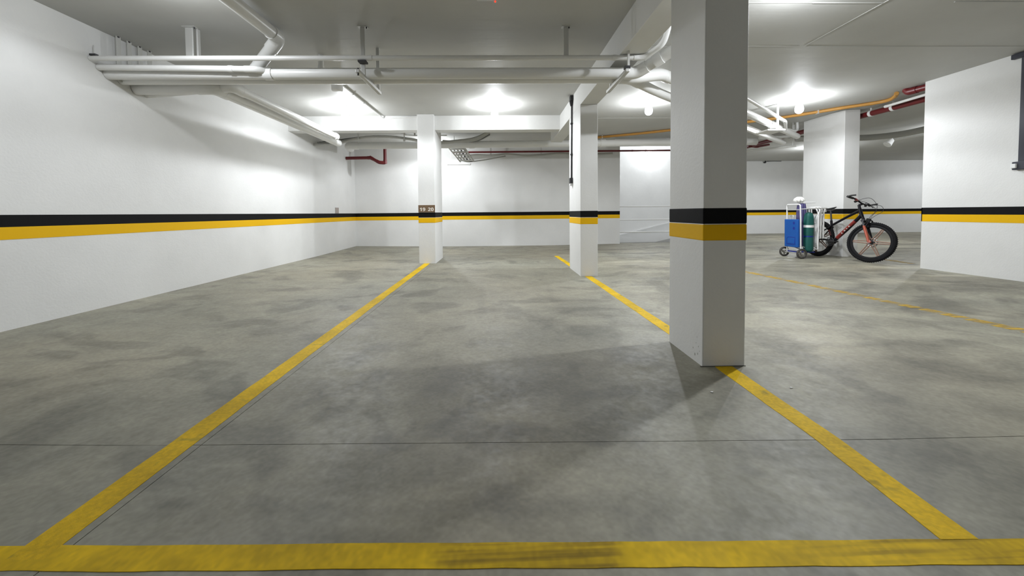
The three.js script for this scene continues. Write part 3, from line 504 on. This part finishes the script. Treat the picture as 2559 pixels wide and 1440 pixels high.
{
  const t = thing('bicycle', 'black and red full-suspension mountain bicycle with six-spoke wheels leaning by a column', 'bicycle', [6.235, fy(6.235, 7.72), 7.72]); localRoots.add(t);
  const R = 0.345, WB = 1.05, rearHub = L3(0, R, 0), frontHub = L3(WB, R, 0);
  const pivot = L3(0.81, 0.85, 0), axis = L3(-0.42, 0.907, 0).normalize();
  const steer = new THREE.Matrix4().makeTranslation(pivot.x, pivot.y, pivot.z).multiply(new THREE.Matrix4().makeRotationAxis(axis, 0.36)).multiply(new THREE.Matrix4().makeTranslation(-pivot.x, -pivot.y, -pivot.z));
  const turned = (...g) => { const q = mg(...g).clone(); q.applyMatrix4(steer); return q; }, asIs = (...g) => mg(...g);
  const circle = (c, r, z = 0, n = 72) => [...Array(n + 1)].map((_, i) => L3(c.x + r * Math.cos(i / n * 6.28319), c.y + r * Math.sin(i / n * 6.28319), c.z + z));
  const disc = (c, r, z0, z1, n = 32) => sweep([L3(c.x, c.y, c.z + z0), L3(c.x, c.y, c.z + z1)], r, n);
  function wheel(hub, place, phase) {
    const ty = new THREE.TorusGeometry(R - 0.026, 0.026, 14, 72); ty.scale(1, 1, 1.05); ty.translate(hub.x, hub.y, 0); const w = part(t, 'tyre', place(ty), B.tyre);
    const knob = []; for (let i = 0; i < 72; i++) for (const z of [-0.014, 0.014]) { const k = new THREE.BoxGeometry(0.008, 0.014, 0.013); k.rotateZ((i + (z > 0 ? 0.5 : 0)) / 72 * 6.28319 + Math.PI / 2); const a = (i + (z > 0 ? 0.5 : 0)) / 72 * 6.28319; k.translate(hub.x + (R - 0.004) * Math.cos(a), hub.y + (R - 0.004) * Math.sin(a), z); knob.push(k); }
    const tread = part(w, 'tread', place(knob), B.tyre); tread.userData.kind = 'stuff';
    const rim = new THREE.LatheGeometry([[R - 0.050, -0.014], [R - 0.082, -0.009], [R - 0.089, 0], [R - 0.082, 0.009], [R - 0.050, 0.014], [R - 0.045, 0], [R - 0.050, -0.014]].map(([r, y]) => new THREE.Vector2(r, y)), 72); rim.rotateX(Math.PI / 2); rim.translate(hub.x, hub.y, 0); const rm = part(t, 'rim', place(rim), B.rim);
    for (let k = 0; k < 6; k++) { const a = phase + k * Math.PI / 3, c = Math.cos(a), q = Math.sin(a), bars = []; for (const o of [-1, 1]) { const ox = -q * o, oy = c * o; bars.push(rod(L3(hub.x + c * 0.03 + ox * 0.020, hub.y + q * 0.03 + oy * 0.020, 0), L3(hub.x + c * (R - 0.085) + ox * 0.012, hub.y + q * (R - 0.085) + oy * 0.012, 0), 0.0088, 8)); } part(rm, 'spoke', place(bars), B.spoke); }
    part(rm, 'hub', place(disc(hub, 0.030, -0.045, 0.045, 20), disc(hub, 0.042, -0.012, 0.012, 24)), B.darkSteel);
    const ro = new THREE.TorusGeometry(0.072, 0.010, 6, 40); ro.scale(1, 1, 0.15); ro.translate(hub.x, hub.y, -0.036); part(rm, 'brake_disc', place(ro), B.steel);
  }
  wheel(frontHub, turned, 0.03); wheel(rearHub, asIs, 0.4);
  // fork, stem and bar turn with the front wheel
  const crown = L3(0.885, 0.705, 0);
  for (const z of [-1, 1]) {
    part(t, 'fork_leg', turned(rod(L3(0.93, 0.61, 0.062 * z), L3(WB - 0.005, R - 0.01, 0.062 * z), 0.021, 14), disc(L3(WB, R, 0.062 * z), 0.024, -0.014, 0.014)), z > 0 ? B.orangePaint : B.frame);
    part(t, 'stanchion', turned(rod(L3(0.895, 0.69, 0.062 * z), L3(0.94, 0.585, 0.062 * z), 0.016, 12)), B.darkSteel);
  }
  part(t, 'fork_arch', turned(sweep(smooth([L3(0.95, 0.60, 0.062), L3(0.985, 0.70, 0.045), L3(0.99, 0.715, 0), L3(0.985, 0.70, -0.045), L3(0.95, 0.60, -0.062)], 20), 0.012, 10)), B.frame);
  part(t, 'fork_crown', turned(rod(L3(0.893, 0.70, -0.072), L3(0.893, 0.70, 0.072), 0.025, 14), rod(L3(0.893, 0.70, 0), L3(0.84, 0.79, 0), 0.022, 14)), B.frame);
  part(t, 'lamp', turned(rod(L3(0.92, 0.735, 0), L3(0.975, 0.725, 0), 0.022, 14)), B.rubber, 'small round black front light');
  part(t, 'stem', turned(rod(L3(0.79, 0.90, 0), L3(0.762, 0.985, 0), 0.022, 12), rod(L3(0.762, 0.985, 0), L3(0.815, 1.01, 0), 0.018, 12)), B.frame);
  const bar = part(t, 'handlebar', turned(sweep(smooth([L3(0.75, 1.055, 0.34), L3(0.785, 1.05, 0.2), L3(0.815, 1.012, 0.06), L3(0.815, 1.01, 0), L3(0.815, 1.012, -0.06), L3(0.785, 1.05, -0.2), L3(0.75, 1.055, -0.34)], 40), 0.014, 10)), B.frame);
  for (const z of [-1, 1]) {
    part(bar, 'grip', turned(rod(L3(0.772, 1.053, 0.24 * z), L3(0.745, 1.056, 0.355 * z), 0.0195, 12)), B.rubber);
    part(bar, 'bar_end', turned(sweep(smooth([L3(0.745, 1.056, 0.345 * z), L3(0.80, 1.075, 0.352 * z), L3(0.86, 1.085, 0.345 * z)], 12), 0.013, 10)), B.rubber);
    part(bar, 'brake_lever', turned(sweep(smooth([L3(0.79, 1.045, 0.17 * z), L3(0.835, 1.02, 0.2 * z), L3(0.835, 1.005, 0.29 * z)], 14), 0.007, 8), rod(L3(0.785, 1.05, 0.16 * z), L3(0.785, 1.05, 0.20 * z), 0.019, 10)), z > 0 ? B.redPaint : B.frame);
    part(bar, 'shifter', turned(rod(L3(0.79, 1.03, 0.14 * z), L3(0.775, 1.005, 0.17 * z), 0.02, 10)), B.rubber);
  }
  [[0.20, 0.30, 0.03], [-0.20, 0.36, -0.03], [0.17, 0.22, 0.06]].forEach(([z, f, e], i) => part(t, 'brake_cable', turned(sweep(smooth([L3(0.83, 1.03, z), L3(0.99, 1.07 - 0.05 * i, z * 0.9), L3(1.07, 0.95 - 0.04 * i, z * 0.5), L3(1.0, 0.80, e), L3(0.955, 0.66, 0.075)], 40), 0.0034, 6)), B.rubber));
  // frame
  part(t, 'head_tube', rod(L3(0.785, 0.915, 0), L3(0.845, 0.775, 0), 0.027, 16), B.frame);
  part(t, 'top_tube', sweep(smooth([L3(0.79, 0.885, 0), L3(0.55, 0.765, 0), L3(0.285, 0.62, 0)], 24), (f) => 0.023 - 0.004 * f, 14), B.frame);
  const dt = part(t, 'down_tube', sweep([L3(0.835, 0.81, 0), L3(0.60, 0.56, 0), L3(0.335, 0.31, 0)], 0.029, 16), B.frame);
  part(dt, 'red_panel', sweep([L3(0.735, 0.704, 0.004), L3(0.41, 0.381, 0.004)], 0.0305, 16), B.redPaint, 'red painted lower part with pale lettering');
  for (const [f, w] of [[0.28, 0.05], [0.42, 0.03], [0.52, 0.06], [0.68, 0.04]]) { const a = L3(0.735, 0.704, 0.005).lerp(L3(0.41, 0.381, 0.005), f), b = L3(0.735, 0.704, 0.005).lerp(L3(0.41, 0.381, 0.005), f + w); part(dt, 'decal', sweep([a.add(L3(0.012, -0.004, 0.02)), b.add(L3(0.012, -0.004, 0.02))], 0.0125, 8), B.pale); }
  part(t, 'seat_tube', rod(L3(0.315, 0.30, 0), L3(0.245, 0.70, 0), 0.020, 14), B.frame);
  part(t, 'seat_post', rod(L3(0.25, 0.68, 0), L3(0.205, 0.905, 0), 0.0145, 12), B.darkSteel);
  { const sd = new THREE.SphereGeometry(1, 28, 18), p = sd.attributes.position; for (let i = 0; i < p.count; i++) { const x = p.getX(i), y = p.getY(i), z = p.getZ(i), w = 0.022 + 0.05 * sat((0.25 - x) / 1.25) ** 1.4; p.setXYZ(i, 0.195 + x * 0.135, 0.925 + 0.022 * x + y * (y > 0 ? 0.014 : 0.024) + 0.012 * x * x, z * w); } sd.computeVertexNormals(); const ss = part(t, 'saddle', sd, B.rubber); part(ss, 'saddle_rail', asIs(...[-1, 1].map((z) => sweep(smooth([L3(0.10, 0.905, 0.02 * z), L3(0.17, 0.892, 0.022 * z), L3(0.24, 0.898, 0.02 * z), L3(0.30, 0.922, 0.008 * z)], 16), 0.004, 6))), B.steel); }
  for (const z of [-1, 1]) { part(t, 'chain_stay', sweep(smooth([L3(0.34, 0.315, 0.035 * z), L3(0.2, 0.33, 0.05 * z), L3(0, R, 0.062 * z)], 14), 0.013, 10), B.frame); part(t, 'seat_stay', sweep(smooth([L3(0.27, 0.58, 0.03 * z), L3(0.15, 0.50, 0.05 * z), L3(0, R, 0.062 * z)], 14), 0.011, 10), B.frame); }
  part(t, 'rocker', asIs(rod(L3(0.30, 0.60, 0.03), L3(0.22, 0.545, 0.03), 0.017, 10), rod(L3(0.22, 0.545, -0.035), L3(0.22, 0.545, 0.035), 0.022, 12)), B.frame);
  part(t, 'shock', asIs(rod(L3(0.225, 0.54, 0), L3(0.30, 0.40, 0), 0.017, 12), rod(L3(0.245, 0.50, 0), L3(0.285, 0.43, 0), 0.03, 14)), B.darkSteel);
  { const coil = []; for (let i = 0; i <= 120; i++) { const f = i / 120, a = f * 6 * 6.28319, c = L3(0.235, 0.52, 0).lerp(L3(0.295, 0.41, 0), f); coil.push(c.add(L3(0.028 * Math.cos(a) * 0.88, 0.028 * Math.cos(a) * 0.48, 0.028 * Math.sin(a)))); } part(t, 'spring', sweep(coil, 0.005, 6), B.redPaint); }
  const bb = L3(0.315, 0.30, 0);
  part(t, 'bottom_bracket', disc(bb, 0.036, -0.045, 0.045, 20), B.frame);
  { const cr = new THREE.TorusGeometry(0.078, 0.006, 6, 40); cr.translate(bb.x, bb.y, 0.055); const cr2 = disc(L3(bb.x, bb.y, 0.055), 0.06, -0.003, 0.003, 24); part(t, 'chainring', asIs(cr, cr2), B.darkSteel); }
  { const a = L3(bb.x, bb.y + 0.078, 0.055), b = L3(0, R + 0.036, 0.055), c = L3(0.0, R - 0.09, 0.055), d = L3(bb.x, bb.y - 0.078, 0.055); part(t, 'chain', asIs(rod(a, b, 0.004, 6), sweep([d, L3(0.05, R - 0.15, 0.055), L3(0.0, R - 0.11, 0.055), L3(0.035, R - 0.05, 0.055)], 0.004, 6)), B.steel); }
  for (const [dx, dy, z] of [[0.17, 0.012, 0.075], [-0.17, -0.012, -0.075]]) { const cr = part(t, 'crank', rod(L3(bb.x, bb.y, z), L3(bb.x + dx, bb.y + dy, z), 0.011, 10), B.darkSteel), p = new RoundedBoxGeometry(0.09, 0.022, 0.085, 2, 0.006); p.translate(bb.x + dx, bb.y + dy, z + 0.055 * Math.sign(z)); part(cr, 'pedal', p, B.rubber); }
  part(t, 'cassette', asIs(disc(L3(0, R, 0.05), 0.062, -0.004, 0.0, 28), disc(L3(0, R, 0.055), 0.048, -0.004, 0.0, 28), disc(L3(0, R, 0.06), 0.034, -0.004, 0.0, 28)), B.darkSteel);
  part(t, 'derailleur', asIs(rod(L3(0.01, R - 0.02, 0.07), L3(0.0, R - 0.11, 0.062), 0.010, 8), disc(L3(0.0, R - 0.11, 0.058), 0.02, -0.004, 0.004, 16), rod(L3(0.0, R - 0.11, 0.062), L3(0.05, R - 0.155, 0.062), 0.008, 8), disc(L3(0.05, R - 0.155, 0.058), 0.018, -0.004, 0.004, 16)), B.darkSteel);
  t.rotation.order = 'YXZ'; t.rotation.y = -1.517; t.rotation.x = -0.085;
}

// ------------------------------------------------------------------ beach cart beside the bicycle, with what it carries
{
  const blue = std({ color: new THREE.Color().setRGB(0.0, 0.085, 0.38), roughness: 0.4 }), blueDark = std({ color: new THREE.Color().setRGB(0.004, 0.02, 0.25), roughness: 0.5 });
  const y0 = fy(5.65, 7.6), t = thing('beach_cart', 'blue folding beach cart with two grey wheels and a white tube handle', 'cart', [5.65, y0, 7.56]);
  const tube = (pts, r = 0.0125) => sweep(rounded(pts, 0.04), r, 10);
  part(t, 'frame', tube([V(5.655, 0.17, 7.735), V(5.64, 0.80, 7.728), V(5.625, 1.075, 7.718), V(5.625, 1.075, 7.372), V(5.64, 0.80, 7.376), V(5.655, 0.17, 7.38)]), M.whitePaint);
  part(t, 'crossbar', rod(V(5.63, 0.975, 7.72), V(5.63, 0.975, 7.374), 0.010, 8), M.zinc); part(t, 'crossbar', rod(V(5.655, 0.20, 7.735), V(5.655, 0.20, 7.38), 0.010, 8), M.zinc);
  part(t, 'inner_handle', tube([V(5.66, 0.78, 7.66), V(5.655, 0.87, 7.66), V(5.655, 0.87, 7.58), V(5.66, 0.78, 7.58)], 0.009), M.zinc);
  { // the panel: rounded slab with a recessed pocket outline and two holes
    const g = new RoundedBoxGeometry(0.045, 0.53, 0.345, 3, 0.012); g.translate(0, 0.265, 0); g.rotateZ(0.015); g.translate(5.615, 0.265, -7.556); const p = part(t, 'panel', g, blue);
    for (const yy of [0.725, 0.625]) part(p, 'hole', rod(V(5.585, yy, 7.475), V(5.60, yy, 7.475), 0.027, 18), blueDark);
    const pk = []; const yA = 0.32, yB = 0.455, dA = 7.45, dB = 7.66; for (const [a, b] of [[[yA, dA], [yB, dA]], [[yB, dA], [yB, dB]], [[yB, dB], [yA, dB]], [[yA, dB], [yA, dA]]]) pk.push(rod(V(5.592, a[0], a[1]), V(5.592, b[0], b[1]), 0.006, 8));
    part(p, 'pocket_rim', pk, blueDark); part(p, 'pocket', box(5.586, 5.60, 0.335, 0.44, 7.465, 7.645, 0.006), blue);
    part(p, 'latch', box(5.580, 5.60, 0.43, 0.46, 7.63, 7.65, 0.004), blue);
  }
  part(t, 'base_plate', box(5.65, 5.94, 0.165, 0.185, 7.40, 7.72, 0.006), blueDark); part(t, 'brace', tube([V(5.655, 0.30, 7.40), V(5.93, 0.19, 7.41), V(5.93, 0.19, 7.71), V(5.655, 0.30, 7.715)], 0.009), M.zinc);
  part(t, 'axle', rod(V(5.645, y0 + 0.096, 7.84), V(5.645, y0 + 0.096, 7.30), 0.011, 10), M.zinc);
  for (const d of [7.345, 7.80]) {
    const c = V(5.645, y0 + 0.096, d), ty = new THREE.TorusGeometry(0.080, 0.016, 12, 40); ty.scale(1, 1, 1.5); ty.translate(c.x, c.y, c.z); const w = part(t, 'wheel', ty, std({ color: new THREE.Color().setRGB(0.055, 0.05, 0.045), roughness: 0.8 }));
    const hub = []; for (let k = 0; k < 3; k++) { const a = k * 2.0944 + 0.5; hub.push(rod(c, c.clone().add(L3(Math.cos(a) * 0.07, Math.sin(a) * 0.07, 0)), 0.013, 8)); } hub.push(sweep([c.clone().add(L3(0, 0, -0.03)), c.clone().add(L3(0, 0, 0.03))], 0.024, 16)); const rg = new THREE.TorusGeometry(0.067, 0.008, 8, 36); rg.translate(c.x, c.y, c.z); hub.push(rg);
    part(w, 'hub', hub, std({ color: new THREE.Color().setRGB(0.23, 0.22, 0.20), roughness: 0.5 }));
  }
  // furled parasol standing on the cart behind the blue panel
  const u = thing('parasol', 'furled dusky purple parasol standing behind the blue panel, with a pale fringe on top', 'parasol', [5.78, 0.186, 7.56]);
  const folds = (prof, n, amp, cx, cd) => { const g = new THREE.LatheGeometry(prof.map(([r, y]) => new THREE.Vector2(r, y)), 64), p = g.attributes.position; for (let i = 0; i < p.count; i++) { const x = p.getX(i), z = p.getZ(i), a = Math.atan2(z, x), k = 1 + amp * Math.sin(a * n + p.getY(i) * 3); p.setX(i, x * k); p.setZ(i, z * k); } g.computeVertexNormals(); g.translate(cx, 0, -cd); return g; };
  part(u, 'canopy', folds([[0.012, 0.26], [0.062, 0.27], [0.070, 0.5], [0.076, 0.8], [0.075, 0.95], [0.066, 1.04], [0.060, 1.09], [0.02, 1.10]], 9, 0.10, 5.79, 7.56), std({ color: new THREE.Color().setRGB(0.075, 0.065, 0.17), roughness: 0.85 }));
  part(u, 'pole', rod(V(5.79, 0.186, 7.56), V(5.79, 0.30, 7.56), 0.013, 10), M.whitePaint);
  { const f = folds([[0.01, 1.10], [0.05, 1.115], [0.085, 1.15], [0.07, 1.19], [0.035, 1.22], [0.0, 1.225]], 11, 0.16, 5.745, 7.56); part(u, 'fringe', f, std({ color: new THREE.Color().setRGB(0.80, 0.80, 0.76), roughness: 0.9 }), 'pale fluffy fringe'); }
  // rolled teal mat
  const teal = std({ color: new THREE.Color().setRGB(0.003, 0.085, 0.072), roughness: 0.6 });
  const m = thing('rolled_mat', 'rolled teal mat tied with a white band, between the blue panel and the white chairs', 'mat', [5.81, 0.186, 7.41]);
  part(m, 'roll', folds([[0.0, 0.186], [0.062, 0.19], [0.078, 0.23], [0.080, 0.40], [0.074, 0.47], [0.070, 0.48], [0.078, 0.50], [0.080, 0.63], [0.076, 0.67], [0.080, 0.71], [0.074, 0.84], [0.060, 0.90], [0.03, 0.925], [0, 0.93]], 5, 0.035, 5.82, 7.41), teal);
  part(m, 'band', ringAt(V(5.82, 0.665, 7.41), L3(0, 1, 0), 0.0825, 0.045, 32), M.whitePaint); part(m, 'strap', ringAt(V(5.82, 0.475, 7.41), L3(0, 1, 0), 0.0785, 0.02, 32), blueDark);
  // folded chairs hooked over the cart's rear bar
  const bar = part(t, 'rear_rack', tube([V(5.88, 0.186, 7.70), V(5.88, 1.115, 7.70), V(6.14, 1.115, 7.66)], 0.010), M.whitePaint);
  part(t, 'rear_rack', tube([V(5.66, 0.985, 7.40), V(5.85, 1.0, 7.33), V(6.10, 1.0, 7.33)], 0.009), M.zinc);
  const cloth = std({ color: new THREE.Color().setRGB(0.76, 0.76, 0.75), roughness: 0.8 });
  function chair(label, x, y0c, y1, d0, d1, first) {
    const c = thing('folded_chair', label, 'chair', [x, y0c, d0], 'folded white beach chairs');
    part(c, 'frame', sweep(rounded([V(x, y0c, d0), V(x + 0.005, y1 - 0.12, d0), V(x - 0.01, y1, d0 + 0.05), V(x - 0.01, y1, d1), V(x, y0c, d1), V(x, y0c, d0)], 0.05), 0.012, 10), M.whitePaint);
    const sl = [], n = 14; const pos = [], idx = []; for (let i = 0; i <= n; i++) { const f = i / n, y = y0c + 0.03 + (y1 - 0.16 - y0c) * f, bul = 0.028 * Math.sin(f * Math.PI) + 0.012 * Math.sin(f * 17 + x * 40); for (const [dd, o] of [[d0, 0], [d0 + 0.002, 0.014], [d1, 0.014], [d1, 0]]) pos.push(x - 0.012 - bul * 0.6 + o, y, -dd); if (i) for (let k = 0; k < 4; k++) { const a = (i - 1) * 4 + k, b = (i - 1) * 4 + (k + 1) % 4; idx.push(a, b, a + 4, b, b + 4, a + 4); } }
    const g = new THREE.BufferGeometry(); g.setAttribute('position', new THREE.Float32BufferAttribute(pos, 3)); g.setAttribute('uv', new THREE.Float32BufferAttribute(new Float32Array(pos.length / 3 * 2), 2)); g.setIndex(idx); const q = g.toNonIndexed(); q.computeVertexNormals(); part(c, 'sling', q, cloth);
    part(c, 'armrest', box(x - 0.022, x + 0.022, y0c + (y1 - y0c) * 0.62, y0c + (y1 - y0c) * 0.65, d0 + 0.04, d1 - 0.06, 0.008), M.whitePaint);
    part(c, 'hook', sweep(smooth([V(x, y1 - 0.14, d0), V(x + 0.012, y1 - 0.05, d0 - 0.012), V(x + 0.03, y1 - 0.02, d0), V(x + 0.045, y1 - 0.09, d0 + 0.004)], 16), 0.010, 8), M.whitePaint);
    return c;
  }
  chair('folded white beach chair hanging lowest, next to the teal mat', 5.945, 0.235, 1.01, 7.34, 7.62);
  chair('folded white beach chair in the middle of the three on the cart', 6.005, 0.44, 1.02, 7.36, 7.63);
  chair('folded white beach chair nearest to the bicycle saddle', 6.075, 0.44, 1.02, 7.38, 7.66);
}

// ------------------------------------------------------------------ small things on the floor
{
  const g = new THREE.IcosahedronGeometry(0.006, 1); g.scale(1.4, 0.5, 1); const mat = M.whitePaint;
  [[1.13, 2.085, 'tiny white scrap on the floor left of the yellow line, below the nearest column'], [1.585, 2.12, 'tiny white scrap on the floor right of the yellow line, below the nearest column']].forEach(([x, d, l]) => { const t = thing('paper_scrap', l, 'scrap', [x, 0, d]); const q = g.clone(); q.translate(x, 0.003, -d); part(t, 'scrap', q, mat); });
  // chipped paint and the open joint at the foot of the nearest column
  const c = scene.children.find((o) => o.name === 'column');
  part(c, 'base_joint', box(1.245, 1.53, 0.0005, 0.004, 2.434, 2.4385), M.joint);
  for (const [d, y, r] of [[2.50, 0.06, 0.007], [2.535, 0.045, 0.009], [2.49, 0.11, 0.005], [2.52, 0.125, 0.004], [2.56, 0.08, 0.006], [2.51, 0.165, 0.004], [2.475, 0.085, 0.004]]) { const q = new THREE.IcosahedronGeometry(r, 1); q.scale(0.12, 1.1, 0.8); q.translate(1.2598, y, -d); part(c, 'paint_chip', q, M.cable); }
}

renderer.render(scene, camera);
